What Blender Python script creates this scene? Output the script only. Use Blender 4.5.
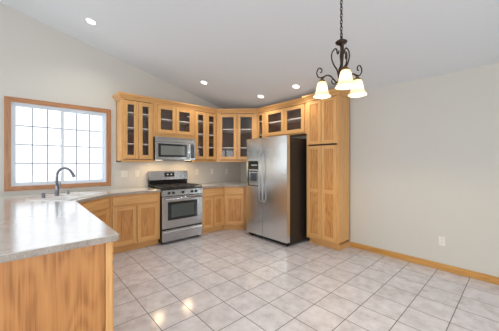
import bpy, bmesh, math, random
from mathutils import Vector, Matrix
R = math.radians
random.seed(7)
sc = bpy.context.scene
COL = sc.collection
for o in list(bpy.data.objects):
    bpy.data.objects.remove(o)

# ------------------------------------------------------------------ camera
cam = bpy.data.objects.new('camera', bpy.data.cameras.new('camera'))
COL.objects.link(cam)
cam.location = (-3.892, -4.608, 1.352)
cam.rotation_euler = (R(90), 0, -0.7376)
cam.data.sensor_width = 36.0
cam.data.lens = 246.64 / 499 * 36.0
cam.data.shift_y = -(165.5 - 162.9) / 499
cam.data.clip_start = 0.02
sc.camera = cam

# ------------------------------------------------------------------ world + exposure
sc.view_settings.view_transform = 'Standard'
sc.view_settings.look = 'None'
sc.view_settings.gamma = 1.0
sc.view_settings.use_curve_mapping = False
sc.view_settings.exposure = -0.79
SKY_BRIGHT, SKY_DIM = 9.5, 2.6      # overcast sky, made brighter behind the viewer to fill the room
CAN_W, MICRO_W, BULB_W = 34.0, 4.5, 62.0
world = bpy.data.worlds.new('world')
sc.world = world
world.use_nodes = True
bg = world.node_tree.nodes['Background']
bg.inputs['Color'].default_value = (0.965, 0.983, 1.0, 1)
_wt = world.node_tree
_tc = _wt.nodes.new('ShaderNodeTexCoord'); _sp = _wt.nodes.new('ShaderNodeSeparateXYZ'); _mr = _wt.nodes.new('ShaderNodeMapRange')
_mr.interpolation_type = 'SMOOTHSTEP'
_mr.inputs['From Min'].default_value = -0.1; _mr.inputs['From Max'].default_value = 0.9
_mr.inputs['To Min'].default_value = SKY_BRIGHT; _mr.inputs['To Max'].default_value = SKY_DIM
_wt.links.new(_tc.outputs['Generated'], _sp.inputs[0]); _wt.links.new(_sp.outputs[1], _mr.inputs['Value'])
_mz = _wt.nodes.new('ShaderNodeMapRange'); _mz.interpolation_type = 'SMOOTHSTEP'
_mz.inputs['From Min'].default_value = 0.14; _mz.inputs['From Max'].default_value = 0.7
_mz.inputs['To Min'].default_value = 0.0; _mz.inputs['To Max'].default_value = 6.0      # brighter overhead than at the horizon
_wt.links.new(_sp.outputs[2], _mz.inputs['Value'])
_ad = _wt.nodes.new('ShaderNodeMath'); _ad.operation = 'ADD'
_wt.links.new(_mr.outputs[0], _ad.inputs[0]); _wt.links.new(_mz.outputs[0], _ad.inputs[1])
_wt.links.new(_ad.outputs[0], bg.inputs['Strength'])

# portals in the window openings (they only steer the sampling of the sky)
def portal(loc, rot, sx, sy):
    l = bpy.data.lights.new('window_daylight', 'AREA')
    l.shape = 'RECTANGLE'; l.size = sx; l.size_y = sy
    l.cycles.is_portal = True
    o = bpy.data.objects.new('window_daylight', l)
    o.location = loc; o.rotation_euler = rot
    COL.objects.link(o)

# ------------------------------------------------------------------ material helpers
def srgb(r, g, b):
    f = lambda c: ((c / 255 + 0.055) / 1.055) ** 2.4 if c > 10.3 else c / 255 / 12.92
    return (f(r), f(g), f(b), 1)

def mat(name, color, rough=0.5, metal=0.0, spec=0.5):
    m = bpy.data.materials.new(name); m.use_nodes = True
    b = m.node_tree.nodes['Principled BSDF']
    b.inputs['Base Color'].default_value = color
    b.inputs['Roughness'].default_value = rough
    b.inputs['Metallic'].default_value = metal
    b.inputs['Specular IOR Level'].default_value = spec
    return m

def N(m, t, **kw):
    n = m.node_tree.nodes.new(t)
    for k, v in kw.items():
        setattr(n, k, v)
    return n

def L(m, a, b):
    m.node_tree.links.new(a, b)

def bsdf(m):
    return m.node_tree.nodes['Principled BSDF']

def ramp(m, fac, stops):
    r = N(m, 'ShaderNodeValToRGB')
    e = r.color_ramp.elements
    e[0].position, e[0].color = stops[0]
    e[1].position, e[1].color = stops[-1]
    for p, c in stops[1:-1]:
        x = e.new(p); x.color = c
    L(m, fac, r.inputs['Fac'])
    return r.outputs['Color']

def math_node(m, op, a, b=None, c=None):
    n = N(m, 'ShaderNodeMath', operation=op)
    for i, v in enumerate((a, b, c)):
        if v is None: continue
        if isinstance(v, (int, float)): n.inputs[i].default_value = v
        else: L(m, v, n.inputs[i])
    return n.outputs[0]

def painted(name, color, amt=0.03, rough=0.75):
    m = mat(name, color, rough, 0, 0.25)
    tc = N(m, 'ShaderNodeTexCoord')
    no = N(m, 'ShaderNodeTexNoise'); no.inputs['Scale'].default_value = 160; no.inputs['Detail'].default_value = 3
    L(m, tc.outputs['Object'], no.inputs['Vector'])
    bp = N(m, 'ShaderNodeBump'); bp.inputs['Strength'].default_value = amt; bp.inputs['Distance'].default_value = 0.002
    L(m, no.outputs['Fac'], bp.inputs['Height'])
    L(m, bp.outputs['Normal'], bsdf(m).inputs['Normal'])
    return m

def oak(name, light, mid, dark, vertical=True, cathedral=0.5, rough=0.36, wide=(9, 0.8), freq=75.0):
    m = mat(name, mid, rough, 0, 0.45)
    tc = N(m, 'ShaderNodeTexCoord'); oi = N(m, 'ShaderNodeObjectInfo')
    off = N(m, 'ShaderNodeVectorMath', operation='SCALE'); off.inputs['Scale'].default_value = 17.0
    comb = N(m, 'ShaderNodeCombineXYZ')
    for i in range(3): L(m, oi.outputs['Random'], comb.inputs[i])
    L(m, comb.outputs[0], off.inputs[0])
    add = N(m, 'ShaderNodeVectorMath', operation='ADD')
    L(m, tc.outputs['Object'], add.inputs[0]); L(m, off.outputs[0], add.inputs[1])
    def scaled(s):
        mp = N(m, 'ShaderNodeMapping'); mp.inputs['Scale'].default_value = s
        L(m, add.outputs[0], mp.inputs['Vector']); return mp.outputs[0]
    s1 = (wide[0], wide[0], wide[1]) if vertical else (wide[1], wide[1], wide[0])
    s2 = (90, 90, 2.2) if vertical else (2.2, 2.2, 90)
    n1 = N(m, 'ShaderNodeTexNoise'); n1.inputs['Scale'].default_value = 1.0; n1.inputs['Detail'].default_value = 2.0
    L(m, scaled(s1), n1.inputs['Vector'])
    rings = math_node(m, 'SINE', math_node(m, 'MULTIPLY', n1.outputs['Fac'], freq))
    rings = math_node(m, 'MULTIPLY_ADD', rings, 0.5 * cathedral, 0.0)
    n2 = N(m, 'ShaderNodeTexNoise'); n2.inputs['Scale'].default_value = 1.0; n2.inputs['Detail'].default_value = 4.0
    L(m, scaled(s2), n2.inputs['Vector'])
    fac = math_node(m, 'ADD', rings, n2.outputs['Fac'])
    col = ramp(m, fac, [(0.18, dark), (0.45, mid), (0.8, light)])
    L(m, col, bsdf(m).inputs['Base Color'])
    bp = N(m, 'ShaderNodeBump'); bp.inputs['Strength'].default_value = 0.06; bp.inputs['Distance'].default_value = 0.002
    L(m, n2.outputs['Fac'], bp.inputs['Height']); L(m, bp.outputs['Normal'], bsdf(m).inputs['Normal'])
    return m

def steel(name, color, rough, streak='H'):
    m = mat(name, color, rough, 1.0)
    tc = N(m, 'ShaderNodeTexCoord'); mp = N(m, 'ShaderNodeMapping')
    mp.inputs['Scale'].default_value = (2, 2, 300) if streak == 'H' else (300, 300, 2)
    L(m, tc.outputs['Object'], mp.inputs['Vector'])
    no = N(m, 'ShaderNodeTexNoise'); no.inputs['Scale'].default_value = 1.0; no.inputs['Detail'].default_value = 3
    L(m, mp.outputs[0], no.inputs['Vector'])
    r = math_node(m, 'MULTIPLY_ADD', no.outputs['Fac'], 0.02, rough - 0.01)
    L(m, r, bsdf(m).inputs['Roughness'])
    return m

def glass_mat(name, tint, ior=1.45, rough=0.02):
    m = bpy.data.materials.new(name); m.use_nodes = True
    nt = m.node_tree; nt.nodes.clear()
    out = N(m, 'ShaderNodeOutputMaterial'); mix = N(m, 'ShaderNodeMixShader')
    tr = N(m, 'ShaderNodeBsdfTransparent'); tr.inputs['Color'].default_value = tint
    gl = N(m, 'ShaderNodeBsdfGlossy'); gl.inputs['Roughness'].default_value = rough
    fr = N(m, 'ShaderNodeFresnel'); fr.inputs['IOR'].default_value = ior
    ge = N(m, 'ShaderNodeNewGeometry'); fb = math_node(m, 'MULTIPLY', fr.outputs[0], math_node(m, 'SUBTRACT', 1.0, ge.outputs['Backfacing']))
    L(m, fb, mix.inputs[0]); L(m, tr.outputs[0], mix.inputs[1]); L(m, gl.outputs[0], mix.inputs[2])
    L(m, mix.outputs[0], out.inputs['Surface'])
    return m

def emit_mat(name, color, strength):
    m = bpy.data.materials.new(name); m.use_nodes = True
    b = bsdf(m)
    b.inputs['Base Color'].default_value = color
    b.inputs['Emission Color'].default_value = color
    b.inputs['Emission Strength'].default_value = strength
    return m

WALL = painted('wall_paint', srgb(207, 204, 196))
CEIL = painted('ceiling_paint', srgb(224, 228, 231), 0.06)
OAK_L, OAK_M, OAK_D = srgb(229, 182, 122), srgb(216, 163, 102), srgb(188, 131, 75)
OV = oak('oak_upright_grain', OAK_L, OAK_M, OAK_D, True, 0.10)
OH = oak('oak_level_grain', OAK_L, OAK_M, OAK_D, False, 0.10)
OP = oak('oak_panel_grain', srgb(214, 159, 98), srgb(201, 143, 83), srgb(164, 107, 57), True, 0.26)
OTRIM = oak('oak_trim', srgb(190, 140, 98), srgb(172, 120, 80), srgb(138, 90, 58), False, 0.2)
OTRIMV = oak('oak_trim_upright', srgb(190, 140, 98), srgb(172, 120, 80), srgb(138, 90, 58), True, 0.2)
OBASE = oak('oak_baseboard', srgb(214, 166, 96), srgb(200, 148, 80), srgb(164, 112, 56), False, 0.15)
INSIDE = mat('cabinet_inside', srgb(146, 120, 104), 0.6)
SHELF = mat('shelf_edge', srgb(252, 246, 232), 0.5)
GLASS = glass_mat('cabinet_glass', (0.96, 0.95, 0.96, 1), 1.65)
PANE = glass_mat('window_glass', (0.97, 0.98, 0.99, 1), 1.2)
VINYL = mat('white_vinyl', srgb(214, 222, 230), 0.4)
MUNTIN = mat('grey_grille', srgb(122, 128, 142), 0.5)
STEEL = steel('brushed_steel', (0.46, 0.46, 0.465, 1), 0.27)
STEELV = steel('brushed_steel_upright', (0.74, 0.775, 0.78, 1), 0.24, 'V')
CHROME = mat('polished_steel', (0.72, 0.72, 0.73, 1), 0.15, 1)
DARKSTEEL = mat('satin_dark_steel', (0.36, 0.36, 0.365, 1), 0.3, 1)
NICKEL = mat('dark_brushed_nickel', (0.23, 0.24, 0.28, 1), 0.28, 1)
BLACK = mat('black_enamel', (0.012, 0.012, 0.013, 1), 0.22)
IRON = mat('cast_iron', (0.035, 0.035, 0.037, 1), 0.32)
DARKSIDE = mat('dark_textured_side', (0.020, 0.017, 0.016, 1), 0.33)
BGLASS = mat('black_glass', (0.014, 0.015, 0.016, 1), 0.05)
SCREEN = mat('tinted_oven_glass', (0.07, 0.085, 0.082, 1), 0.07)
WHITEP = mat('white_plastic', srgb(230, 226, 216), 0.35)
GREYP = mat('grey_plastic', srgb(120, 120, 122), 0.4)
PORC = mat('white_porcelain', srgb(240, 240, 238), 0.12)
BRONZE = mat('oil_rubbed_bronze', (0.060, 0.040, 0.028, 1), 0.38, 0.85)
GOLDB = mat('bronze_gilded', (0.22, 0.12, 0.05, 1), 0.4, 0.8)
CANW = mat('white_trim_ring', srgb(240, 240, 240), 0.5)
CANE = emit_mat('lit_lamp', (1.0, 0.97, 0.93, 1), 14.0)
BULB = emit_mat('lit_bulb', (1.0, 0.86, 0.62, 1), 10.0)
LCD = emit_mat('lit_digits', (0.30, 0.36, 0.40, 1), 0.5)

# lamp shade: frosted glass, lit by the bulb inside it
SHADE = bpy.data.materials.new('frosted_lamp_glass'); SHADE.use_nodes = True
_nt = SHADE.node_tree; _nt.nodes.clear()
_o = N(SHADE, 'ShaderNodeOutputMaterial'); _mx = N(SHADE, 'ShaderNodeMixShader'); _mx.inputs[0].default_value = 0.2
_t = N(SHADE, 'ShaderNodeBsdfTranslucent'); _t.inputs['Color'].default_value = (0.97, 0.91, 0.77, 1)
_d = N(SHADE, 'ShaderNodeBsdfPrincipled'); _d.inputs['Base Color'].default_value = (0.92, 0.86, 0.74, 1); _d.inputs['Roughness'].default_value = 0.25
L(SHADE, _t.outputs[0], _mx.inputs[1]); L(SHADE, _d.outputs[0], _mx.inputs[2]); L(SHADE, _mx.outputs[0], _o.inputs['Surface'])

# counter: speckled laminate
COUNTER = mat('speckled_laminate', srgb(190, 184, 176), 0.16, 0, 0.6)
_tc = N(COUNTER, 'ShaderNodeTexCoord')
_n = N(COUNTER, 'ShaderNodeTexNoise'); _n.inputs['Scale'].default_value = 330; _n.inputs['Detail'].default_value = 4
L(COUNTER, _tc.outputs['Object'], _n.inputs['Vector'])
_n2 = N(COUNTER, 'ShaderNodeTexNoise'); _n2.inputs['Scale'].default_value = 14; _n2.inputs['Detail'].default_value = 3
L(COUNTER, _tc.outputs['Object'], _n2.inputs['Vector'])
_f = math_node(COUNTER, 'ADD', math_node(COUNTER, 'MULTIPLY', _n.outputs['Fac'], 0.75), math_node(COUNTER, 'MULTIPLY', _n2.outputs['Fac'], 0.25))
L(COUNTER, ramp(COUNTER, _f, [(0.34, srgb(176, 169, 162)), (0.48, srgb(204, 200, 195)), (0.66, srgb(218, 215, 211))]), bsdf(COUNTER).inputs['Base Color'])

bsdf(COUNTER).inputs['Coat Weight'].default_value = 1.0; bsdf(COUNTER).inputs['Coat Roughness'].default_value = 0.19; bsdf(COUNTER).inputs['Coat IOR'].default_value = 1.9

CEDGE = COUNTER.copy(); CEDGE.name = 'shaded_laminate_edge'  # same laminate without gloss, the edge's shade put into its darker colours
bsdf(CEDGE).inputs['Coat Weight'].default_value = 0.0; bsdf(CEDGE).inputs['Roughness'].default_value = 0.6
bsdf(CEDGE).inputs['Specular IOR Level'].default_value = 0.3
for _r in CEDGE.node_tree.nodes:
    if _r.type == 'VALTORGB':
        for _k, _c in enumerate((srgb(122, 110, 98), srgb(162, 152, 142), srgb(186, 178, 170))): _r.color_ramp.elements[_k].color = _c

# floor tiles
TS, TX, TY = 0.308, -3.3858, -1.7389
TILE = mat('ceramic_tile', srgb(206, 194, 186), 0.25, 0, 0.5)
def build_tile(m):
    tc = N(m, 'ShaderNodeTexCoord'); sp = N(m, 'ShaderNodeSeparateXYZ'); L(m, tc.outputs['Object'], sp.inputs[0])
    def edge(comp, off):
        u = math_node(m, 'MULTIPLY_ADD', comp, 1 / TS, -off / TS + 50.0)
        fr = math_node(m, 'FRACT', u)
        return math_node(m, 'MINIMUM', fr, math_node(m, 'SUBTRACT', 1.0, fr)), math_node(m, 'FLOOR', u)
    ex, ix = edge(sp.outputs[0], TX); ey, iy = edge(sp.outputs[1], TY)
    e = math_node(m, 'MINIMUM', ex, ey)
    mask = N(m, 'ShaderNodeMapRange'); mask.inputs['From Min'].default_value = 0.008; mask.inputs['From Max'].default_value = 0.013
    L(m, e, mask.inputs['Value'])
    idv = N(m, 'ShaderNodeCombineXYZ'); L(m, ix, idv.inputs[0]); L(m, iy, idv.inputs[1])
    wn = N(m, 'ShaderNodeTexWhiteNoise', noise_dimensions='2D'); L(m, idv.outputs[0], wn.inputs['Vector'])
    offs = N(m, 'ShaderNodeVectorMath', operation='SCALE'); offs.inputs['Scale'].default_value = 9.0
    L(m, wn.outputs['Color'], offs.inputs[0])
    pv = N(m, 'ShaderNodeVectorMath', operation='ADD'); L(m, tc.outputs['Object'], pv.inputs[0]); L(m, offs.outputs[0], pv.inputs[1])
    n1 = N(m, 'ShaderNodeTexNoise'); n1.inputs['Scale'].default_value = 9; n1.inputs['Detail'].default_value = 6; n1.inputs['Roughness'].default_value = 0.65
    L(m, pv.outputs[0], n1.inputs['Vector'])
    base = ramp(m, n1.outputs['Fac'], [(0.30, srgb(196, 190, 193)), (0.5, srgb(213, 210, 214)), (0.72, srgb(227, 225, 228))])
    tone = math_node(m, 'MULTIPLY_ADD', wn.outputs['Value'], 0.05, 0.96)
    hs = N(m, 'ShaderNodeHueSaturation'); L(m, base, hs.inputs['Color']); L(m, tone, hs.inputs['Value'])
    mx = N(m, 'ShaderNodeMixRGB'); mx.inputs['Color1'].default_value = srgb(98, 91, 88)
    L(m, mask.outputs[0], mx.inputs['Fac']); L(m, hs.outputs[0], mx.inputs['Color2'])
    L(m, mx.outputs[0], bsdf(m).inputs['Base Color'])
    rg = N(m, 'ShaderNodeMapRange'); rg.inputs['To Min'].default_value = 0.8; rg.inputs['To Max'].default_value = 0.14
    L(m, mask.outputs[0], rg.inputs['Value']); L(m, rg.outputs[0], bsdf(m).inputs['Roughness'])
    h = math_node(m, 'MULTIPLY_ADD', n1.outputs['Fac'], 0.12, mask.outputs[0])
    bp = N(m, 'ShaderNodeBump'); bp.inputs['Strength'].default_value = 0.25; bp.inputs['Distance'].default_value = 0.003
    L(m, h, bp.inputs['Height']); L(m, bp.outputs['Normal'], bsdf(m).inputs['Normal'])
build_tile(TILE)

# ------------------------------------------------------------------ mesh helpers
def nb(): return bmesh.new()

def bx(bm, x0, x1, y0, y1, z0, z1, mi=0, bev=0.0):
    ret = bmesh.ops.create_cube(bm, size=1.0)
    vs = ret['verts']
    for v in vs:
        v.co = Vector(((x0 + x1) / 2 + v.co.x * (x1 - x0), (y0 + y1) / 2 + v.co.y * (y1 - y0), (z0 + z1) / 2 + v.co.z * (z1 - z0)))
    fs = set(f for v in vs for f in v.link_faces)
    for f in fs: f.material_index = mi
    if bev:
        es = list(set(e for v in vs for e in v.link_edges))
        r = bmesh.ops.bevel(bm, geom=es, offset=bev, segments=2, affect='EDGES', profile=0.5)
        for f in r['faces']: f.material_index = mi
    return vs

def prism(bm, pts, z0, z1, mi=0):
    """vertical prism over a counter-clockwise or clockwise polygon"""
    a = [bm.verts.new((p[0], p[1], z0)) for p in pts]; b = [bm.verts.new((p[0], p[1], z1)) for p in pts]
    fs = [bm.faces.new(a[::-1]), bm.faces.new(b)]
    n = len(pts)
    for i in range(n): fs.append(bm.faces.new((a[i], a[(i + 1) % n], b[(i + 1) % n], b[i])))
    for f in fs: f.material_index = mi
    return fs

def slab(bm, outer, holes, fn, d0, d1, mi=0, mi_side=None):
    """polygon with holes, extruded from d0 to d1; fn(u, v, d) -> point"""
    loops = [outer] + holes
    for d in (d0, d1):
        es = []
        for lp in loops:
            vs = [bm.verts.new(fn(p[0], p[1], d)) for p in lp]
            es += [bm.edges.new((vs[i], vs[(i + 1) % len(vs)])) for i in range(len(vs))]
        r = bmesh.ops.triangle_fill(bm, use_beauty=True, use_dissolve=False, edges=es)
        for g in r['geom']:
            if isinstance(g, bmesh.types.BMFace): g.material_index = mi
    for lp in loops:
        n = len(lp)
        for i in range(n):
            p, q = lp[i], lp[(i + 1) % n]
            f = bm.faces.new([bm.verts.new(fn(*w)) for w in ((p[0], p[1], d0), (q[0], q[1], d0), (q[0], q[1], d1), (p[0], p[1], d1))])
            f.material_index = mi if mi_side is None else mi_side
    bmesh.ops.remove_doubles(bm, verts=bm.verts, dist=1e-5)

def tube(bm, pts, r, n=8, mi=0, cap=True):
    pts = [Vector(p) for p in pts]
    rs = r if isinstance(r, (list, tuple)) else [r] * len(pts)
    rings = []; up = None
    for i, p in enumerate(pts):
        t = (pts[min(i + 1, len(pts) - 1)] - pts[max(i - 1, 0)]).normalized()
        if up is None:
            up = Vector((0, 0, 1)) if abs(t.z) < 0.9 else Vector((1, 0, 0))
        s = t.cross(up).normalized(); up = s.cross(t).normalized()
        rings.append([bm.verts.new(p + (s * math.cos(2 * math.pi * k / n) + up * math.sin(2 * math.pi * k / n)) * rs[i]) for k in range(n)])
    for a, b in zip(rings, rings[1:]):
        for k in range(n):
            f = bm.faces.new((a[k], a[(k + 1) % n], b[(k + 1) % n], b[k])); f.smooth = True; f.material_index = mi
    if cap:
        bm.faces.new(rings[0][::-1]).material_index = mi; bm.faces.new(rings[-1]).material_index = mi

def lathe(bm, prof, n=24, c=(0, 0, 0), mi=0, M=None, smooth=True):
    """profile [(r, z), ...] turned about z"""
    c = Vector(c); rings = []
    for r, z in prof:
        if r < 1e-6:
            rings.append([bm.verts.new(Vector((0, 0, z)))])
        else:
            rings.append([bm.verts.new(Vector((r * math.cos(2 * math.pi * k / n), r * math.sin(2 * math.pi * k / n), z))) for k in range(n)])
    for a, b in zip(rings, rings[1:]):
        for k in range(n):
            q = [a[k % len(a)], a[(k + 1) % len(a)], b[(k + 1) % len(b)], b[k % len(b)]]
            u = []
            for v in q:
                if v not in u: u.append(v)
            if len(u) >= 3:
                f = bm.faces.new(u); f.smooth = smooth; f.material_index = mi
    for rg in rings:
        for v in rg:
            v.co = (M @ v.co if M else v.co) + c

def catmull(P, seg=6):
    P = [Vector(p) for p in P]; out = []
    for i in range(len(P) - 1):
        p0, p1, p2, p3 = P[max(i - 1, 0)], P[i], P[i + 1], P[min(i + 2, len(P) - 1)]
        for k in range(seg):
            t = k / seg
            out.append(0.5 * ((2 * p1) + (p2 - p0) * t + (2 * p0 - 5 * p1 + 4 * p2 - p3) * t * t + (3 * p1 - p0 - 3 * p2 + p3) * t ** 3))
    out.append(P[-1]); return out

def obj(name, bm, mats, parent=None, fix=True):
    if fix: bmesh.ops.recalc_face_normals(bm, faces=bm.faces)
    me = bpy.data.meshes.new(name); bm.to_mesh(me); bm.free()
    for m in (mats if isinstance(mats, (list, tuple)) else [mats]): me.materials.append(m)
    o = bpy.data.objects.new(name, me); COL.objects.link(o)
    if parent: o.parent = parent
    return o

def tag(o, label, cat, group=None):
    o['label'] = label; o['category'] = cat
    if group: o['group'] = group
    return o

def thing(name, label, cat, loc=(0, 0, 0), rz=0.0, group=None):
    o = bpy.data.objects.new(name, None); COL.objects.link(o)
    o.location = loc; o.rotation_euler = (0, 0, rz); o.empty_display_size = 0.1
    return tag(o, label, cat, group)

def struct(name, bm, mats, label=None, cat=None):
    o = obj(name, bm, mats); o['kind'] = 'structure'
    if label: tag(o, label, cat)
    return o

def copy_thing(o, loc, rot=None, label=None):
    r = o.copy(); COL.objects.link(r); r.location = loc
    if rot is not None: r.rotation_euler = rot
    if label: r['label'] = label
    for ch in list(o.children):
        c = ch.copy(); COL.objects.link(c); c.parent = r
        for g in list(ch.children):
            d = g.copy(); COL.objects.link(d); d.parent = c
    return r

# ------------------------------------------------------------------ room shell
ZC, KC = 2.4675, 0.2395
XL, XR, YB = -7.5, 0.0, -7.6           # left wall, right wall, wall behind the camera
XRIDGE = -5.2
zc = lambda x: ZC - KC * x if x > XRIDGE else ZC - KC * XRIDGE + (x - XRIDGE) * KC
T = 0.15
bm = nb(); bx(bm, XL - T, XR + T, YB - T, T, -0.12, 0.0)
struct('floor', bm, TILE, 'pinkish beige ceramic tile floor with grey grout', 'floor')
bm = nb()
cp = [(XR, zc(XR)), (XRIDGE, zc(XRIDGE)), (XL, zc(XL)), (XL, zc(XL) + .15), (XRIDGE, zc(XRIDGE) + .15), (XR, zc(XR) + .15)]
slab(bm, cp, [], lambda u, v, d: (u, d, v), YB, 0.0)
struct('ceiling', bm, CEIL, 'sloped off white vaulted ceiling', 'ceiling')
gable = [(XL, 0), (XR, 0), (XR, zc(XR) + .15), (XRIDGE, zc(XRIDGE) + .15), (XL, zc(XL) + .15)]
WX0, WX1, WZ0, WZ1 = -4.035, -2.904, 1.037, 2.173
rect = lambda a, b, c, d: [(a, c), (b, c), (b, d), (a, d)]
bm = nb(); slab(bm, gable, [rect(WX0, WX1, WZ0, WZ1)], lambda u, v, d: (u, d, v), 0.0, T)
struct('wall_back', bm, WALL, 'greige kitchen wall with the grid window', 'wall')
BWIN = [(-6.9, -5.1, 0.25, 2.35), (-4.7, -2.5, 0.25, 2.35)]
bm = nb(); slab(bm, gable, [rect(*w) for w in BWIN], lambda u, v, d: (u, d, v), YB, YB - T)
struct('wall_front', bm, WALL, 'greige wall behind the viewer', 'wall')
LWIN = [(-6.6, -4.4, 0.05, 2.1), (-3.4, -1.2, 0.5, 2.1)]
bm = nb(); slab(bm, rect(YB, 0, 0, zc(XL) + .1), [rect(*w) for w in LWIN], lambda u, v, d: (d, u, v), XL, XL - T)
struct('wall_left', bm, WALL, 'greige wall far left of the peninsula', 'wall')
bm = nb(); bx(bm, XR, XR + T, YB, 0, 0, zc(XR) + .15)
struct('wall_right', bm, WALL, 'bare greige wall on the right', 'wall')
bm = nb(); bx(bm, -0.016, -0.001, YB + .02, -2.752, 0.0, 0.083, 0, 0.004)
struct('baseboard_right', bm, OBASE, 'honey oak baseboard along the right wall', 'baseboard')
bm = nb(); bx(bm, XL + .02, -4.42, -0.016, -0.001, 0.0, 0.083, 0, 0.004)
struct('baseboard_back', bm, OBASE, 'oak baseboard left of the peninsula', 'baseboard')

def picture_frame(bm, fn, a, b, c, d, w, mi_v=0, mi_h=1, d0=0, d1=1):
    """mitred frame: outer rect a..b, c..d, member width w"""
    o = [(a, c), (b, c), (b, d), (a, d)]; i = [(a + w, c + w), (b - w, c + w), (b - w, d - w), (a + w, d - w)]
    for k in range(4):
        q = [o[k], o[(k + 1) % 4], i[(k + 1) % 4], i[k]]
        lo = [bm.verts.new(fn(p[0], p[1], d0)) for p in q]; hi = [bm.verts.new(fn(p[0], p[1], d1)) for p in q]
        m = mi_h if k in (0, 2) else mi_v
        for f in [bm.faces.new(lo), bm.faces.new(hi[::-1])] + [bm.faces.new((lo[j], lo[(j + 1) % 4], hi[(j + 1) % 4], hi[j])) for j in range(4)]:
            f.material_index = m

# kitchen window
FA = lambda u, v, d: (u, d, v)
bm = nb(); picture_frame(bm, FA, -4.100, -2.839, 0.972, 2.238, 0.063, 0, 1, -0.020, -0.001)
win = struct('window_1', bm, [OTRIMV, OTRIM], 'white grid slider window in an oak casing above the counter', 'window')
bm = nb(); picture_frame(bm, FA, WX0, WX1, WZ0, WZ1, 0.012, 0, 0, 0.001, 0.05)
obj('jamb', bm, VINYL, win)
bm = nb(); picture_frame(bm, FA, WX0 + .012, WX1 - .012, WZ0 + .012, WZ1 - .012, 0.012, 0, 0, 0.015, 0.09)
obj('frame', bm, VINYL, win)
for x0, x1, yy in ((-4.011, -3.462, 0.022), (-3.498, -2.928, 0.052)):
    bm = nb(); picture_frame(bm, FA, x0, x1, 1.061, 2.149, 0.023, 0, 0, yy, yy + 0.026)
    sash = obj('sash', bm, VINYL, win)
    bm = nb()
    gx0, gx1, gz0, gz1 = x0 + .023, x1 - .023, 1.084, 2.126
    for k in (1, 2):
        x = gx0 + (gx1 - gx0) * k / 3; bx(bm, x - .0055, x + .0055, yy + .010, yy + .018, gz0, gz1)
    for k in (1, 2, 3):
        z = gz0 + (gz1 - gz0) * k / 4; bx(bm, gx0, gx1, yy + .0105, yy + .0175, z - .0055, z + .0055)
    obj('grille', bm, MUNTIN, sash)
    bm = nb(); bx(bm, gx0, gx1, yy + .006, yy + .009, gz0, gz1)
    obj('glass_pane', bm, PANE, sash)
portal(((WX0 + WX1) / 2, 0.14, (WZ0 + WZ1) / 2), (R(-90), 0, 0), WX1 - WX0, WZ1 - WZ0)

# unseen big windows behind the viewer and far left, added to let in daylight
n_w = 2
for a, b, c, d in BWIN:
    bm = nb(); picture_frame(bm, FA, a - .06, b + .06, c - .06, d + .06, 0.06, 0, 1, YB + .001, YB + .02)
    w = struct('window_%d' % n_w, bm, [OTRIMV, OTRIM], 'large added oak cased window behind the viewer', 'window'); n_w += 1
    bm = nb(); picture_frame(bm, FA, a, b, c, d, 0.045, 0, 0, YB - .1, YB - .03); bx(bm, (a + b) / 2 - .03, (a + b) / 2 + .03, YB - .09, YB - .04, c, d)
    obj('sash', bm, VINYL, w)
    bm = nb(); bx(bm, a, b, YB - .068, YB - .064, c, d); obj('glass_pane', bm, PANE, w)
    portal(((a + b) / 2, YB - .14, (c + d) / 2), (R(90), 0, 0), b - a, d - c)
FL = lambda u, v, d: (d, u, v)
for a, b, c, d in LWIN:
    bm = nb(); picture_frame(bm, FL, a - .06, b + .06, c - .05, d + .06, 0.05, 0, 1, XL + .001, XL + .02)
    w = struct('window_%d' % n_w, bm, [OTRIMV, OTRIM], 'large added oak cased window on the far left wall', 'window'); n_w += 1
    bm = nb(); picture_frame(bm, FL, a, b, c, d, 0.045, 0, 0, XL - .1, XL - .03); bx(bm, XL - .09, XL - .04, (a + b) / 2 - .03, (a + b) / 2 + .03, c, d)
    obj('sash', bm, VINYL, w)
    bm = nb(); bx(bm, XL - .068, XL - .064, a, b, c, d); obj('glass_pane', bm, PANE, w)
    portal((XL - .14, (a + b) / 2, (c + d) / 2), (0, R(-90), 0), d - c, b - a)

# ------------------------------------------------------------------ cabinets
# local frame of a cabinet: x to the right as one faces it, y into it, z up; face frame front at y = 0
DT = 0.020
def make_door(parent, x0, x1, z0, z1, kind='panel', st=0.060, mid=None):
    bm = nb(); g = 0.0
    y0, y1 = -DT, -0.0005
    bx(bm, x0, x0 + st, y0, y1, z0, z1, 0, 0.003); bx(bm, x1 - st, x1, y0, y1, z0, z1, 0, 0.003)
    bx(bm, x0 + st, x1 - st, y0 + .001, y1, z0, z0 + st, 1, 0.002); bx(bm, x0 + st, x1 - st, y0 + .001, y1, z1 - st, z1, 1, 0.002)
    if mid: bx(bm, x0 + st, x1 - st, y0 + .001, y1, mid - st / 2, mid + st / 2, 1, 0.002)
    d = obj('door', bm, [OV, OH], parent)
    bm = nb()
    if kind == 'glass':
        bx(bm, x0 + st, x1 - st, -0.011, -0.007, z0 + st, z1 - st)
        obj('glass_pane', bm, GLASS, d)
    else:
        zs = [(z0 + st, z1 - st)] if not mid else [(z0 + st, mid - st / 2), (mid + st / 2, z1 - st)]
        for a, b in zs: 
            bm = nb(); bx(bm, x0 + st, x1 - st, -0.010, -0.002, a, b)
            obj('panel', bm, OP, d)
    return d

def make_drawer(parent, x0, x1, z0, z1):
    bm = nb(); bx(bm, x0, x1, -DT, -0.0005, z0, z1, 0, 0.005)
    return obj('drawer_front', bm, OH, parent)

def wall_strip(bm, p, q, t, z0, z1, mi):
    """panel standing on the segment p-q, thickness t towards the left of the walk p->q"""
    p, q = Vector(p), Vector(q); d = (q - p).normalized(); n = Vector((-d.y, d.x)) * t
    prism(bm, [p, q, q + n, p + n], z0, z1, mi)

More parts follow.
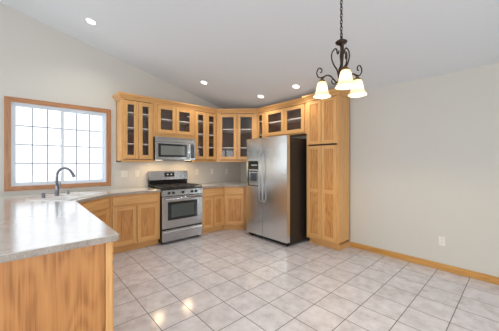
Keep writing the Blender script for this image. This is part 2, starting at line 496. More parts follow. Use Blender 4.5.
def cabinet(name, label, cat, loc, rz, w, d, z0, z1, doors=(), drawers=(), shelves=(), stile=0.035, rail=0.035, foot=None,
            toe=0.0, open_top=False, top_rail=None, group=None, stile_r=None, rails=(), mullions=(), toe_side=0.0):
    t = thing(name, label, cat, (loc[0], loc[1], z0 if not toe else 0.0), rz, group)
    H = z1 - z0 if not toe else z1
    B = toe
    ft = foot or [(-w / 2, 0), (-w / 2, d), (w / 2, d), (w / 2, 0)]
    FT = 0.019
    shift = lambda p: (p[0], max(p[1], FT + .0002))
    path = [shift(p) for p in ft]
    bm = nb()
    for p, q in zip(path, path[1:]):
        wall_strip(bm, p, q, -0.016, B, H, 0)
    prism(bm, path[::-1], B, B + .016, 0)
    if not open_top: prism(bm, path[::-1], H - .016, H, 0)
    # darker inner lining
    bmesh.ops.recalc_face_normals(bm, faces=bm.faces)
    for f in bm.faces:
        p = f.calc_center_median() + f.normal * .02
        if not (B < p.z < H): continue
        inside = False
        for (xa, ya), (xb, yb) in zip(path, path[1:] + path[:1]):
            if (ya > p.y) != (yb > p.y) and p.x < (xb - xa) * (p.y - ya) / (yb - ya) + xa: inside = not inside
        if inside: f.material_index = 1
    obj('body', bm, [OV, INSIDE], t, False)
    # face frame
    sr = stile_r if stile_r is not None else stile
    tr = top_rail if top_rail is not None else rail
    bm = nb()
    bx(bm, -w / 2, -w / 2 + stile, 0, FT, B, H, 0); bx(bm, w / 2 - sr, w / 2, 0, FT, B, H, 0)
    bx(bm, -w / 2 + stile, w / 2 - sr, 0, FT, B, B + rail, 1); bx(bm, -w / 2 + stile, w / 2 - sr, 0, FT, H - tr, H, 1)
    for z in rails: bx(bm, -w / 2 + stile, w / 2 - sr, 0.0003, FT, z - z0 * (not toe) - .02, z - z0 * (not toe) + .02, 1)
    for x in mullions: bx(bm, x - .02, x + .02, 0.0004, FT, B + rail, H - tr, 0)
    obj('face_frame', bm, [OV, OH], t)
    if toe:
        bm = nb()
        kick = [(p[0] - math.copysign(toe_side, p[0]), max(p[1], 0.07)) for p in ft]
        # recessed plinth with its own ends
        if foot:
            p_l, p_r = Vector(ft[0]), Vector(ft[-1])
            u_l, u_r = (Vector(ft[1]) - p_l).normalized(), (Vector(ft[-2]) - p_r).normalized()
            kick = [(p_l.x - .029, .07), p_l + u_l * .07] + list(ft[1:-1]) + [p_r + u_r * .07, (p_r.x + .029, .07)]
        prism(bm, kick[::-1], 0.0, toe, 0)
        obj('toe_kick', bm, OH, t)
    zz = z0 if not toe else 0.0
    for a in doors:
        x0, x1, a0, a1, kind = a[:5]
        make_door(t, x0, x1, a0 - zz, a1 - zz, kind, *(a[5:6] or (0.060,)), **({'mid': a[6]} if len(a) > 6 else {}))
    for x0, x1, a0, a1 in drawers: make_drawer(t, x0, x1, a0 - zz, a1 - zz)
    ins = [(p[0] - math.copysign(.018, p[0]) if abs(p[0]) > .02 else p[0], p[1]) for p in path]
    ymax = max(p[1] for p in path)
    ins = [(p[0], min(p[1], ymax - .018)) for p in ins]
    if foot and len(foot) == 5:
        # corner cabinet: pull the shelf polygon in towards its middle
        c = Vector((0, sum(p[1] for p in path) / len(path)))
        ins = [tuple(c + (Vector(p) - c) * 0.93) for p in path]
        ins = [(p[0], max(p[1], FT + .002)) for p in ins]
    for z in shelves:
        bm = nb(); prism(bm, ins[::-1], z - zz - .009, z - zz + .009)
        obj('shelf', bm, SHELF, t)
    return t

UB, UT = 1.372, 2.44
DZ0, DZ1 = 1.418, 2.372
G = 'glass front wall cabinets'
def local(x0, x1, cx): return x0 - cx, x1 - cx
FY = -0.310
# A: left tall pair beside the window
c = (-2.755 - 2.246) / 2; w = 2.755 - 2.246
cabinet('wall_cabinet', 'tall oak wall cabinet with two glass doors beside the window', 'cabinet', (c, FY), 0, w, 0.309, UB, UT,
        [(-2.734 - c, -2.502 - c, DZ0, DZ1, 'glass', .066), (-2.498 - c, -2.266 - c, DZ0, DZ1, 'glass', .066)], shelves=(1.667, 1.93, 2.18), group=G)
# over the microwave
c = (-2.244 - 1.479) / 2; w = 2.244 - 1.479
cabinet('wall_cabinet', 'short oak cabinet with two glass doors directly above the microwave', 'cabinet', (c, FY), 0, w, 0.309, 1.812, UT,
        [(-2.182 - c, -1.838 - c, 1.885, DZ1, 'glass', .062), (-1.832 - c, -1.492 - c, 1.885, DZ1, 'glass', .062)], shelves=(2.135,), rail=0.08, stile=.068, stile_r=.03, group=G)
# right of the microwave
c = (-1.477 - 0.922) / 2; w = 1.477 - 0.922
cabinet('wall_cabinet', 'tall oak cabinet with two narrow glass doors right of the microwave', 'cabinet', (c, FY), 0, w, 0.309, UB, UT,
        [(-1.436 - c, -1.187 - c, DZ0, DZ1, 'glass', .064), (-1.183 - c, -0.938 - c, DZ0, DZ1, 'glass', .064)], shelves=(1.67, 1.93, 2.19), stile=.045, group=G)
# diagonal corner
KD = 0.92
def diag_foot(px, py, rz, pts):
    M = Matrix.Rotation(-rz, 2)
    return [tuple(M @ Vector((p[0] - px, p[1] - py))) for p in pts]
mx_, my_ = (-KD + FY) / 2, (-KD + FY) / 2
fw = (KD + FY) * math.sqrt(2) - 0.002
ft = diag_foot(mx_, my_, R(-45), [(-KD, FY), (-KD, -.001), (-.001, -.001), (-.001, -KD), (FY, -KD)])
cabinet('wall_cabinet', 'wide diagonal corner oak cabinet with two glass doors', 'cabinet', (mx_, my_), R(-45), fw, 0, UB, UT,
        [(-fw / 2 + .055, -.004, DZ0, DZ1, 'glass', .066), (.004, fw / 2 - .055, DZ0, DZ1, 'glass', .066)], shelves=(1.67, 2.06), foot=ft, stile=.07, group=G)
# B: slim one, and the pair over the fridge
def bcab(y_left, y_right): return -(y_left + y_right) / 2, y_right - y_left     # distances along the wall
cy, w = bcab(0.922, 1.118)
cabinet('wall_cabinet', 'slim oak cabinet with one narrow glass door between corner and refrigerator', 'cabinet', (FY, cy), R(-90), w, 0.309, UB, UT,
        [(-w / 2 + .008, w / 2 - .008, DZ0, DZ1, 'glass', .044)], shelves=(1.67, 1.93, 2.21), stile=.02, group=G)
cy, w = bcab(1.120, 2.172)
lx = lambda y: y + cy          # y given as positive distance -> local x
cabinet('wall_cabinet', 'short wide oak cabinet with two glass doors above the refrigerator', 'cabinet', (FY, cy), R(-90), w, 0.309, 1.862, UT,
        [(1.170 + cy, 1.634 + cy, 1.885, DZ1, 'glass', .064), (1.640 + cy, 2.088 + cy, 1.885, DZ1, 'glass', .064)], shelves=(2.15,), stile=.055, stile_r=.09, group=G)
# pantry
cy, w = bcab(2.1745, 2.748)
cabinet('pantry_cabinet', 'full height oak pantry cabinet right of the refrigerator', 'cabinet', (-0.378, cy), R(-90), w, 0.377, 0.0, UT,
        [(-w / 2 + .022, -.003, 1.655, DZ1, 'panel', .056), (.003, w / 2 - .022, 1.655, DZ1, 'panel', .056),
         (-w / 2 + .022, -.003, 0.135, 1.628, 'panel', .056, 0.90), (.003, w / 2 - .022, 0.135, 1.628, 'panel', .056, 0.90)], toe=0.10, stile=.03, toe_side=0.012)

# base cabinets
GB = 'oak base cabinets'
BF, BT = -0.605, 0.874
DRZ0, DRZ1, BD0, BD1 = 0.722, 0.850, 0.125, 0.700
c = (-2.985 - 2.250) / 2; w = 2.985 - 2.250
cabinet('base_cabinet', 'oak base cabinet with one drawer over two doors left of the range', 'cabinet', (c, BF), 0, w, 0.604, 0, BT,
        [(-w / 2 + .030, -.004, BD0, BD1, 'panel'), (.004, w / 2 - .030, BD0, BD1, 'panel')], [(-w / 2 + .030, w / 2 - .030, DRZ0, DRZ1)], toe=.10, rails=(.711,), group=GB)
KB = 0.950
c = (-1.474 - KB) / 2; w = 1.474 - KB
cabinet('base_cabinet', 'oak base cabinet with one drawer over two slim doors right of the range', 'cabinet', (c, BF), 0, w, 0.604, 0, BT,
        [(-w / 2 + .016, -.004, BD0, BD1, 'panel', .055), (.004, w / 2 - .024, BD0, BD1, 'panel', .055)], [(-w / 2 + .016, w / 2 - .024, DRZ0, DRZ1)], toe=.10, rails=(.711,), group=GB)
mx_ = (-KB + BF) / 2
fw = (KB + BF) * math.sqrt(2) - .002
ft = diag_foot(mx_, mx_, R(-45), [(-KB + .002, BF), (-KB + .002, -.001), (-.001, -.001), (-.001, -KB + .002), (BF, -KB + .002)])
cabinet('base_cabinet', 'diagonal corner oak base cabinet with one drawer over one door', 'cabinet', (mx_, mx_), R(-45), fw, 0, 0, BT,
        [(-fw / 2 + .022, fw / 2 - .075, BD0, BD1, 'panel')], [(-fw / 2 + .022, fw / 2 - .075, DRZ0, DRZ1)], toe=.10, foot=ft, rails=(.711,), stile=.03, stile_r=.08, group=GB)
cy, w = bcab(KB, 1.150)
cabinet('base_cabinet', 'slim oak base cabinet tucked against the refrigerator side', 'cabinet', (BF, cy), R(-90), w, 0.604, 0, BT,
        [(-w / 2 + .012, w / 2 - .012, BD0, DRZ1, 'panel', .05)], toe=.10, stile=.02, group=GB)
# sink corner (diagonal) and the peninsula
PX = -3.494
p0, p1 = (PX, -1.110), (-2.987, -0.605)
mid = ((p0[0] + p1[0]) / 2, (p0[1] + p1[1]) / 2)
fw = (Vector(p1) - Vector(p0)).length
ang = math.atan2(p1[1] - p0[1], p1[0] - p0[0])
ft = diag_foot(mid[0], mid[1], ang, [p0, (-4.13, -1.110), (-4.13, -.001), (-2.987, -.001), p1])
cabinet('sink_cabinet', 'diagonal oak sink base cabinet in the corner under the faucet', 'cabinet', mid, ang, fw, 0, 0, BT,
        [(-fw / 2 + .05, -.004, BD0, BD1, 'panel'), (.004, fw / 2 - .05, BD0, BD1, 'panel')], [(-fw / 2 + .05, fw / 2 - .05, DRZ0, DRZ1)], toe=.10, foot=ft, open_top=True, rails=(.711,), stile=.055)
for y0, y1, lab in ((-2.885, -2.004, 'oak peninsula base cabinet at the free end, doors facing the range'), (-2.0, -1.114, 'oak peninsula base cabinet next to the sink corner')):
    w = y1 - y0
    cabinet('peninsula_cabinet', lab, 'cabinet', (PX, (y0 + y1) / 2), R(90), w - .002, 0.634, 0, BT,
            [(-w / 2 + .03, -.004, BD0, BD1, 'panel'), (.004, w / 2 - .03, BD0, BD1, 'panel')],
            [(-w / 2 + .03, -.004, DRZ0, DRZ1), (.004, w / 2 - .03, DRZ0, DRZ1)], toe=.10, rails=(.711,), mullions=(0,), group='peninsula cabinets')
# end panel of the peninsula
t = thing('end_panel', 'large oak plywood panel closing the peninsula end under the counter', 'panel', (-3.81, -2.887, 0))
PANEL = oak('plywood_panel', srgb(202, 145, 86), srgb(186, 127, 71), srgb(152, 97, 50), True, 0.24, 0.36, (4.5, 1.0), 58.0)
bm = nb(); bx(bm, -0.320, 0.276, -0.012, 0, 0, BT); obj('plywood_sheet', bm, PANEL, t)
bm = nb(); bx(bm, 0.2795, 0.316, -0.026, 0, 0, BT, 0, .002); obj('corner_stile', bm, OV, t)

# crown moulding
bm = nb()
path = [(-2.757, -.001), (-2.757, FY), (-KD, FY), (FY, -KD), (FY, -2.1735), (-.378, -2.1735), (-.378, -2.750), (-.055, -2.750)]
prof = [(0.001, 2.384), (0.010, 2.384), (0.013, 2.404), (0.020, 2.410), (0.036, 2.436), (0.050, 2.448), (0.055, 2.455), (0.058, 2.475), (0.001, 2.475)]
P = [Vector(p) for p in path]; rings = []
for i, p in enumerate(P):
    ds = []
    if i > 0: ds.append((P[i] - P[i - 1]).normalized())
    if i < len(P) - 1: ds.append((P[i + 1] - P[i]).normalized())
    ns = [Vector((d.y, -d.x)) for d in ds]
    if len(ns) == 1: off = ns[0]
    else:
        h = (ns[0] + ns[1]).normalized(); off = h / max(h.dot(ns[0]), 0.3)
    rings.append([bm.verts.new((p.x + off.x * o, p.y + off.y * o, z)) for o, z in prof])
for a, b in zip(rings, rings[1:]):
    for k in range(len(prof)):
        bm.faces.new((a[k], a[(k + 1) % len(prof)], b[(k + 1) % len(prof)], b[k]))
bm.faces.new(rings[0]); bm.faces.new(rings[-1][::-1])
tag(obj('crown_molding', bm, OH), 'oak crown molding running along the tops of the wall cabinets', 'molding')

# ------------------------------------------------------------------ countertops
CT0, CT1 = 0.8745, 0.914
up = lambda u, v, d: (u, v, d)
SM = Vector((-3.2175, -0.8775)); sa = Vector((1, 1)) / math.sqrt(2); sb = Vector((-1, 1)) / math.sqrt(2)
sk = lambda a, b: tuple(SM + sa * a + sb * b)
hole = [sk(-.350, .085), sk(.350, .085), sk(.350, .455), sk(-.350, .455)]
cr = 0.022
bm = nb()
outer = [(-4.42, -2.950), (-3.46 - cr, -2.950), (-3.46 - cr * .3, -2.950 + cr * .3), (-3.46, -2.950 + cr), (-3.46, -1.12), (-2.975, -0.635), (-2.2465, -0.635), (-2.2465, -.001), (-4.42, -.001)]
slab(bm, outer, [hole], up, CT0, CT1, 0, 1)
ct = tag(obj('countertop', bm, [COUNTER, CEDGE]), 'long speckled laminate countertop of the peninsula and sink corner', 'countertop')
bm = nb()
outer = [(-1.4755, -.001), (-.001, -.001), (-.001, -1.153), (-.635, -1.153), (-.635, -.965), (-.965, -.635), (-1.4755, -.635)]
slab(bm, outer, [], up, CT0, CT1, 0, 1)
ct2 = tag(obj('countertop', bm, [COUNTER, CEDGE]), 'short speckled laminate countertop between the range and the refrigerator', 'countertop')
for o in (ct, ct2):
    md = o.modifiers.new('edge', 'BEVEL'); md.width = 0.006; md.segments = 2; md.limit_method = 'ANGLE'; md.angle_limit = R(50)

# ------------------------------------------------------------------ sink, faucet
t = thing('kitchen_sink', 'white double bowl drop in sink set across the corner', 'sink', (SM.x, SM.y, CT1), R(45))
bm = nb()
def rrect(x0, x1, y0, y1, r, n=4):
    pts = []
    for cx_, cy_, a0 in ((x1 - r, y0 + r, -90), (x1 - r, y1 - r, 0), (x0 + r, y1 - r, 90), (x0 + r, y0 + r, 180)):
        for k in range(n + 1):
            a = R(a0 + 90 * k / n); pts.append((cx_ + r * math.cos(a), cy_ + r * math.sin(a)))
    return pts
bowls = [(-.335, -.015, .10, .44), (.015, .335, .10, .44)]
slab(bm, rrect(-.375, .375, .065, .60, .04), [rrect(*b, .03) for b in bowls], up, 0.0005, 0.010)
obj('rim', bm, PORC, t)
for b in bowls:
    bm = nb(); o_ = rrect(*b, .03)
    for r0, r1 in ((0, 1),):
        top = [bm.verts.new((p[0], p[1], 0.004)) for p in o_]
        cx_, cy_ = (b[0] + b[1]) / 2, (b[2] + b[3]) / 2
        low = [bm.verts.new((cx_ + (p[0] - cx_) * .9, cy_ + (p[1] - cy_) * .9, -0.17)) for p in o_]
        n = len(o_)
        for i in range(n): bm.faces.new((top[i], top[(i + 1) % n], low[(i + 1) % n], low[i])).smooth = True
        bm.faces.new(low)
    bw = obj('bowl', bm, PORC, t)
    bm = nb(); lathe(bm, [(0, .003), (.03, .003), (.042, .0005), (.042, -.0015)], 16, (cx_, cy_, -0.168)); obj('drain', bm, CHROME, bw)

RIMZ = CT1 + 0.0102
fp = SM + sb * 0.52
t = thing('faucet', 'dark nickel gooseneck kitchen faucet in front of the window', 'faucet', (fp.x, fp.y, RIMZ), R(-45))   # local x = spout direction
bm = nb(); lathe(bm, [(0, 0), (.030, 0), (.030, .006), (.024, .012), (.023, .10), (.020, .13), (.014, .16), (0, .162)], 20); obj('body', bm, NICKEL, t)
bm = nb()
pts = [(0, 0, .15), (0, 0, .25)] + [(0.105 - 0.105 * math.cos(R(a)), 0, .255 + 0.105 * math.sin(R(a))) for a in range(10, 150, 10)] + [(.213, 0, .285)]
tube(bm, pts, .0155, 12); obj('spout', bm, NICKEL, t)
bm = nb(); tube(bm, [(.205, 0, .302), (.222, 0, .268), (.236, 0, .245)], [.015, .018, .020], 14); obj('spray_head', bm, NICKEL, t)
bm = nb(); tube(bm, [(.02, 0, .085), (.040, -.0, .095), (.046, 0, .13), (.044, 0, .175)], [.010, .009, .007, .006], 10); obj('handle', bm, NICKEL, t)
q = SM + sb * 0.52 - sa * 0.20
t = thing('soap_dispenser', 'short dark cylinder cap on the sink ledge left of the faucet', 'dispenser', (q.x, q.y, RIMZ))
bm = nb(); lathe(bm, [(0, 0), (.022, 0), (.022, .006), (.018, .009), (.018, .052), (.015, .058), (0, .058)], 18); obj('cap', bm, NICKEL, t)
q = SM + sb * 0.52 + sa * 0.19
t = thing('side_sprayer', 'small dark sprayer knob on the sink ledge right of the faucet', 'sprayer', (q.x, q.y, RIMZ))
bm = nb(); lathe(bm, [(0, 0), (.022, 0), (.020, .010), (.012, .016), (.014, .036), (.017, .046), (.013, .054), (0, .055)], 18); obj('knob', bm, NICKEL, t)

# ------------------------------------------------------------------ range
RX = -2.242 + .381
t = thing('gas_range', 'stainless steel gas range with black cooktop between the base cabinets', 'stove', (RX, -0.676, 0), 0)
W = .3795
bm = nb(); bx(bm, -W + .001, W - .001, .023, .664, .035, .898, 0, .003)
for sx in (-1, 1):
    for yy in (.10, .58): lathe(bm, [(0, 0), (.018, 0), (.018, .006), (.012, .01), (.012, .036), (0, .036)], 12, (sx * .33, yy, 0))
obj('body', bm, BLACK, t)
bm = nb(); bx(bm, -W + .003, W - .003, -.004, .022, .045, .236, 0, .006)
dr = obj('storage_drawer', bm, STEEL, t)
bm = nb(); bx(bm, -W + .012, W - .012, -.026, -.005, .196, .222, 0, .006); obj('handle', bm, CHROME, dr)
bm = nb(); bx(bm, -W + .003, W - .003, -.006, .022, .262, .788, 0, .006)
dd = obj('oven_door', bm, STEEL, t)
bm = nb(); bx(bm, -.285, .265, -.0085, -.0065, .395, .700, 0, .001); w_ = obj('window', bm, BGLASS, dd)
bm = nb(); bx(bm, -.225, .200, -.0102, -.0090, .440, .655); obj('glass_pane', bm, SCREEN, w_)
bm = nb(); tube(bm, [(-.345, -.052, .752), (.345, -.052, .752)], .012, 12)
for sx in (-1, 1): tube(bm, [(sx * .33, -.006, .752), (sx * .33, -.050, .752)], .010, 10)
obj('handle', bm, CHROME, dd)
bm = nb()
sl = [(-.004, .800), (.012, .896), (.060, .900), (.060, .800)]
slab(bm, sl, [], lambda u, v, d: (d, u, v), -W, W)
cp_ = obj('control_panel', bm, STEEL, t)
Mk = Matrix.Rotation(R(90 - 9.5), 3, 'X')
for x in (-.262, -.185, -.012, .165, .242):
    bm = nb(); lathe(bm, [(.021, 0), (.023, .006), (.019, .020), (.017, .026), (0, .027)], 16, (x, .0035, .848), 0, Mk)
    obj('knob', bm, BLACK, cp_)
bm = nb(); bx(bm, -W, W, .012, .590, .9005, .914, 0, .004); obj('cooktop', bm, BLACK, t)
for bxx, byy, r in ((-.25, .15, .040), (-.25, .43, .034), (0, .29, .048), (.25, .15, .045), (.25, .43, .030)):
    bm = nb(); lathe(bm, [(r + .012, 0), (r + .012, .008), (r, .012), (r, .020), (r - .008, .024), (0, .024)], 20, (bxx, byy, .9142))
    obj('burner', bm, IRON, t)
for gx in (-.252, 0, .252):
    bm = nb(); h0, h1 = .940, .952
    a, b = gx - .122, gx + .122
    for yy in (.035, .555): bx(bm, a, b, yy - .007, yy + .007, h0, h1)
    for xx in (a + .007, b - .007): bx(bm, xx - .007, xx + .007, .035, .555, h0, h1)
    for yy in (.150, .295, .430): bx(bm, a, b, yy - .006, yy + .006, h0 + .001, h1 + .001)
    bx(bm, gx - .006, gx + .006, .035, .555, h0 + .0015, h1 + .0015)
    for xx in (a + .007, b - .007):
        for yy in (.035, .295, .555): bx(bm, xx - .007, xx + .007, yy - .007, yy + .007, .9143, h0)
    obj('grate', bm, IRON, t)
bm = nb(); sl = [(.592, .9005), (.570, 1.035), (.590, 1.06), (.650, 1.06), (.650, .9005)]
slab(bm, sl, [], lambda u, v, d: (d, u, v), -W + .002, W - .002); bgd = obj('backguard', bm, BLACK, t)
bm = nb(); sl = [(.560, 1.0355), (.578, 1.192), (.590, 1.198), (.640, 1.198), (.640, 1.061), (.588, 1.061), (.570, 1.0365)]
slab(bm, sl, [], lambda u, v, d: (d, u, v), -W, W); bp_ = obj('steel_panel', bm, STEEL, bgd)
tl = math.atan2(.018, .1565)
def on_guard(x0, x1, z0, z1, dth, name, m, par):
    b = nb(); vs = bx(b, x0, x1, -dth, 0, z0, z1)
    Mx = Matrix.Rotation(-tl, 4, 'X')
    for v in b.verts: v.co = Vector((0, .5598, 1.0355)) + (Mx @ v.co)
    return obj(name, b, m, par)
on_guard(-.100, .100, .055, .140, .003, 'display', BGLASS, bgd)
on_guard(-.052, -.022, .088, .106, .0040, 'clock_digits', LCD, bgd)
on_guard(.022, .052, .088, .106, .0040, 'clock_digits', LCD, bgd)

# ------------------------------------------------------------------ microwave
MZ = 1.400
t = thing('microwave', 'stainless over the range microwave mounted under the short cabinet', 'microwave', (RX, -0.40, MZ), 0)
bm = nb(); bx(bm, -.380, .380, .030, .398, 0.002, .410, 0, .003); obj('body', bm, BLACK, t)
bm = nb(); bx(bm, -.381, .381, 0, .029, .325, .408, 0, .004)
tv = obj('top_vent', bm, STEEL, t)
bm = nb()
for k in range(3): bx(bm, -.34, .34, -.0015, .001, .372 + k * .010, .376 + k * .010)
obj('vent_slots', bm, GREYP, tv)
bm = nb(); bx(bm, -.381, .262, -.002, .029, .006, .322, 0, .004); dd = obj('door', bm, STEEL, t)
bm = nb(); bx(bm, -.335, .205, -.0045, -.0025, .058, .290, 0, .001); w_ = obj('window', bm, BGLASS, dd)
bm = nb(); bx(bm, -.290, .160, -.0062, -.0050, .092, .256); obj('glass_pane', bm, mat('microwave_screen', (.20, .21, .195, 1), .12), w_)
bm = nb(); tube(bm, [(.232, -.040, .030), (.232, -.044, .160), (.232, -.040, .300)], .011, 12)
for z in (.050, .280): tube(bm, [(.232, -.002, z), (.232, -.040, z)], .009, 10)
obj('handle', bm, CHROME, dd)
bm = nb(); bx(bm, .264, .381, -.002, .029, .006, .322, 0, .004); cpn = obj('control_panel', bm, STEEL, t)
bm = nb(); bx(bm, .284, .366, -.0042, -.0025, .040, .305); kp = obj('keypad', bm, BGLASS, cpn)
bm = nb(); bx(bm, .292, .358, -.0052, -.0044, .270, .296); obj('display', bm, SCREEN, kp)
for x in (-.29, .27):
    bm = nb(); bx(bm, x - .05, x + .05, .06, .12, -.003, .0015); obj('cooktop_lamp', bm, emit_mat('lit_range_lamp', (1, .84, .60, 1), 5), t)
    l = bpy.data.lights.new('cooktop_lamp_light', 'AREA'); l.shape = 'RECTANGLE'; l.size = .16; l.size_y = .10; l.energy = MICRO_W; l.color = (1, .70, .40)
    o = bpy.data.objects.new('cooktop_lamp_light', l); COL.objects.link(o); o.location = (RX + x, -.40 + .09, MZ - .006)

# ------------------------------------------------------------------ refrigerator
FYC = -(1.158 + 2.118) / 2
t = thing('refrigerator', 'stainless side by side refrigerator with black sides beside the pantry', 'refrigerator', (-0.830, FYC, 0), R(-90))
FW = 0.4790
bm = nb(); bx(bm, -FW + .003, FW - .003, .085, .780, .03, 1.765, 0, .004)
obj('body', bm, DARKSIDE, t)
bm = nb(); bx(bm, -FW + .01, FW - .01, .045, .084, .022, .068, 0, .003)
for k in range(5): bx(bm, -FW + .03, FW - .03, .042, .046, .028 + k * .008, .032 + k * .008)
obj('base_grille', bm, BLACK, t)
for sx in (-1, 1):
    for yy in (.09, .68):
        bm = nb(); lathe(bm, [(0, 0), (.02, 0), (.02, .008), (.012, .012), (.012, .031), (0, .031)], 12, (sx * .42, yy, 0)); obj('foot', bm, BLACK, t)
def fdoor(x0, x1):
    bm = nb()
    n = 10; pts = []
    for k in range(n + 1):
        u = k / n; x = x0 + (x1 - x0) * u
        pts.append((x, -0.0 + 0.0015 * (2 * u - 1) ** 6))
    pts = pts + [(x1, .078), (x0, .078)]
    fs = prism(bm, pts, .075, 1.792)
    return obj('door', bm, STEELV, t)
SPLIT = 1.572 + FYC
d1 = fdoor(-FW, SPLIT - .003); d2 = fdoor(SPLIT + .003, FW)
for d, x in ((d1, SPLIT - .040), (d2, SPLIT + .040)):
    bm = nb(); pts = catmull([(x, .004, .665), (x, -.028, .70), (x, -.044, .80), (x, -.047, 1.10), (x, -.044, 1.40), (x, -.028, 1.50), (x, .004, 1.535)], 5)
    tube(bm, pts, .0105, 12); obj('handle', bm, DARKSTEEL, d)
dx0, dx1, dz0, dz1 = 1.205 + FYC, 1.484 + FYC, .935, 1.385
bm = nb(); picture_frame(bm, FA, dx0, dx1, dz0, dz1, .016, 0, 0, -.006, .012); 
bx(bm, dx0 + .016, dx1 - .016, -.004, .012, 1.235, dz1 - .016)
dp = obj('ice_dispenser', bm, BGLASS, d1)
bm = nb(); bx(bm, dx0 + .016, dx1 - .016, .0005, .004, dz0 + .016, 1.235); obj('recess', bm, BLACK, dp)
bm = nb(); bx(bm, dx0 + .07, dx1 - .055, -.014, .002, 1.03, 1.17, 0, .004); bx(bm, dx0 + .05, dx1 - .04, -.010, .002, 1.185, 1.215, 0, .003); obj('paddle', bm, mat('dark_grey_plastic', srgb(70, 78, 88), .3), dp)
bm = nb(); bx(bm, dx0 + .09, dx1 - .035, -.0062, -.0042, 1.302, 1.322); obj('control_lights', bm, LCD, dp)
for x in (-.42, .42):
    bm = nb(); bx(bm, x - .03, x + .03, .082, .16, 1.7655, 1.793, 0, .005); obj('hinge_cover', bm, DARKSIDE, t)

# ------------------------------------------------------------------ outlets and switches
def plate(name, label, cat, loc, rz, gang=1, kind='outlet', group='white wall plates'):
    t = thing(name, label, cat, loc, rz, group)
    w = 0.035 + (gang - 1) * .023
    bm = nb(); bx(bm, -w, w, -.006, -.0005, -.058, .058, 0, .0025); obj('plate', bm, WHITEP, t)
    for g in range(gang):
        x = (g - (gang - 1) / 2) * .046
        if kind == 'outlet':
            for z in (-.020, .020):
                bm = nb(); bx(bm, x - .016, x + .016, -.0085, -.0062, z - .014, z + .014, 0, .001)
                r = obj('receptacle', bm, WHITEP, t)
                bm = nb()
                for sx in (-.006, .006): bx(bm, x + sx - .001, x + sx + .001, -.0092, -.0087, z - .004, z + .006)
                obj('slots', bm, GREYP, r)
        else:
            bm = nb(); bx(bm, x - .016, x + .016, -.009, -.0062, -.033, .033, 0, .002); obj('rocker', bm, WHITEP, t)
    return t
plate('light_switch', 'white double switch plate on the wall just right of the window', 'switch', (-2.632, 0, 1.161), 0, 2, 'switch')
plate('wall_outlet', 'white outlet on the wall between double switch and range', 'outlet', (-2.418, 0, 1.163), 0)
plate('wall_outlet', 'white outlet above the short countertop closest to the range', 'outlet', (-1.205, 0, 1.16), 0)
plate('light_switch', 'white single switch plate above the short countertop', 'switch', (-.829, 0, 1.16), 0, 1, 'switch')
plate('wall_outlet', 'white outlet above the short countertop nearest the room corner', 'outlet', (-.428, 0, 1.155), 0)
plate('wall_outlet', 'white outlet low on the bare right wall above the baseboard', 'outlet', (0, -3.938, .366), R(-90))

# ------------------------------------------------------------------ recessed ceiling lights
tilt = math.atan(KC)
first = None
for x, y, lab in ((-3.242, -.74, 'round recessed ceiling light above the window'), (-1.477, -.714, 'round recessed ceiling light above the range'),
                  (-.596, -1.299, 'round recessed ceiling light over the corner cabinet, lowest in the photo'), (-.595, -2.118, 'round recessed ceiling light over the refrigerator, nearest the chandelier')):
    loc = (x, y, zc(x)); rot = (0, tilt, 0)
    if first is None:
        t = first = thing('recessed_light', lab, 'ceiling light', loc, 0, 'recessed ceiling lights'); t.rotation_euler = rot
        bm = nb(); lathe(bm, [(.052, -.003), (.055, -.006), (.066, -.005), (.070, -.0005), (.052, -.0005)], 28); obj('trim_ring', bm, CANW, t)
        bm = nb(); lathe(bm, [(0, -.0045), (.034, -.0045), (.0515, -.003), (.0515, -.001), (0, -.001)], 28); obj('lamp', bm, CANE, t)
    else:
        copy_thing(first, loc, rot, lab)
    l = bpy.data.lights.new('ceiling_lamp_light', 'SPOT'); l.energy = CAN_W; l.color = (1, .94, .84); l.spot_size = R(140); l.spot_blend = .8; l.shadow_soft_size = .05
    o = bpy.data.objects.new('ceiling_lamp_light', l); COL.objects.link(o); o.location = (x, y, zc(x) - .03)

# ------------------------------------------------------------------ chandelier
DPT = 1.95
CX, CY = -3.892 + .6725 * DPT + .7401 * DPT * (341.3 - 249.5) / 246.64, -4.608 + .7401 * DPT - .6725 * DPT * (341.3 - 249.5) / 246.64
ZT = zc(CX)
zp = lambda v: 1.352 + (162.9 - v) * DPT / 246.64        # height at the hanging axis
t = thing('chandelier', 'bronze scrollwork chandelier with three lit bell shaped glass shades', 'chandelier', (CX, CY, zp(88)))
Z0 = zp(88)
h = lambda v: zp(v) - Z0
bm = nb(); lathe(bm, [(0, 0), (.062, -.006), (.058, -.02), (.02, -.038), (0, -.04)], 24, (0, 0, 0), 0, Matrix.Rotation(tilt, 3, 'Y')); c_ = obj('ceiling_canopy', bm, BRONZE, t)
c_.location = (0, 0, ZT - Z0 - .002)
bm = nb(); z = ZT - Z0 - .034; zb = h(36.5); k = 0; ll = .034
while z > zb:
    ring = []
    for a in range(13):
        th = 2 * math.pi * a / 12
        u, v = .0085 * math.cos(th), .5 * ll * math.sin(th)
        ring.append((u, 0, z - ll / 2 + v) if k % 2 == 0 else (0, u, z - ll / 2 + v))
    tube(bm, ring, .0036, 6, 0, False); z -= ll * .76; k += 1
obj('chain', bm, BRONZE, t)
bm = nb()
ring = [(.016 * math.cos(2 * math.pi * a / 14), 0, h(36.0) + .020 * math.sin(2 * math.pi * a / 14)) for a in range(15)]
tube(bm, ring, .0035, 6, 0, False); obj('hanging_loop', bm, BRONZE, t)
bm = nb(); lathe(bm, [(0, h(38.5)), (.012, h(38.8)), (.020, h(40)), (.042, h(41.6)), (.046, h(42.2)), (.040, h(43.6)), (.018, h(44.6)), (.010, h(46)), (0, h(46))], 24)
obj('top_cup', bm, BRONZE, t)
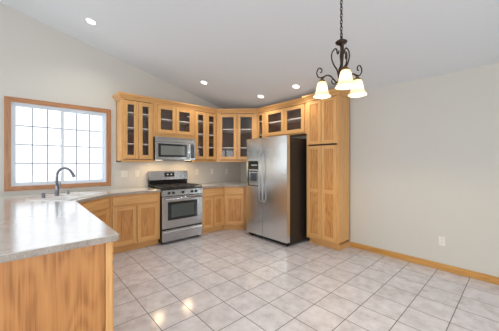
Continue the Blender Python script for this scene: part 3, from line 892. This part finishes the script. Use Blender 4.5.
bm = nb(); lathe(bm, [(0, h(45)), (.010, h(46)), (.008, h(50)), (.013, h(56)), (.008, h(63)), (.012, h(66)), (.022, h(69)), (.024, h(74)), (.014, h(79)), (.010, h(82)), (.004, h(84)), (0, h(84.5))], 18)
obj('stem', bm, BRONZE, t)
RA = .160
fdir = math.atan2(.7401, .6725)          # direction of view in plan
base_a = fdir + math.pi + R(-10)
spec_prof = [(.018, 0), (.026, -.003), (.033, -.012), (.039, -.032), (.044, -.060), (.048, -.088), (.055, -.108), (.064, -.122), (.071, -.132),
             (.0685, -.131), (.061, -.119), (.052, -.105), (.045, -.086), (.041, -.058), (.036, -.032), (.030, -.014), (.018, -.004)]
for i in range(3):
    a = base_a + i * 2 * math.pi / 3
    ca, sa_ = math.cos(a), math.sin(a)
    P3 = lambda r, z: (r * ca, r * sa_, z)
    zs = .088                              # height of the shade top over the reference
    bm = nb()
    # arm: rises from the hub foot, sweeps out and curls over the shade
    tube(bm, catmull([P3(.010, h(79)), P3(.035, h(81.5)), P3(.06, h(78)), P3(.09, h(73.5)), P3(.125, h(72)), P3(RA, zs + .018)], 6), .0058, 8)
    tube(bm, catmull([P3(.125, h(72)), P3(RA + .010, h(73)), P3(RA + .036, h(71)), P3(RA + .046, h(66.5)), P3(RA + .028, h(62.5)), P3(RA + .004, h(64)), P3(RA + .002, h(67)), P3(RA + .016, h(67.6))], 6), .0050, 8)
    tube(bm, catmull([P3(.035, h(81.5)), P3(.062, h(82.5)), P3(.078, h(79.5)), P3(.066, h(77)), P3(.056, h(79))], 6), .0042, 8)
    arm = obj('arm', bm, BRONZE, t)
    bm = nb()
    # lyre scroll of the body above the arm
    tube(bm, catmull([P3(.018, h(50)), P3(.026, h(53)), P3(.034, h(51)), P3(.036, h(48.5)), P3(.050, h(47)), P3(.074, h(50)), P3(.078, h(56)), P3(.060, h(63)), P3(.034, h(69)), P3(.022, h(76)), P3(.012, h(80))], 6), .0056, 8)
    obj('scroll', bm, BRONZE, t)
    bm = nb(); lathe(bm, [(0, .026), (.010, .024), (.014, .012), (.027, .002), (.031, -.008), (.026, -.010), (0, -.010)], 18, P3(RA, zs)); obj('shade_holder', bm, GOLDB, arm)
    bm = nb(); lathe(bm, [(r_ * 1.02, z_ * 0.97) for r_, z_ in spec_prof], 28, P3(RA, zs - .002)); obj('lamp_shade', bm, SHADE, arm)
    bm = nb(); lathe(bm, [(0, -.100), (.016, -.094), (.024, -.078), (.022, -.060), (.012, -.040), (.011, -.011), (0, -.011)], 16, P3(RA, zs)); obj('bulb', bm, BULB, arm)
    l = bpy.data.lights.new('bulb_light', 'POINT'); l.energy = BULB_W; l.color = (1, .82, .56); l.shadow_soft_size = .026
    o = bpy.data.objects.new('bulb_light', l); COL.objects.link(o); o.location = (CX + RA * ca, CY + RA * sa_, Z0 + zs - .088)
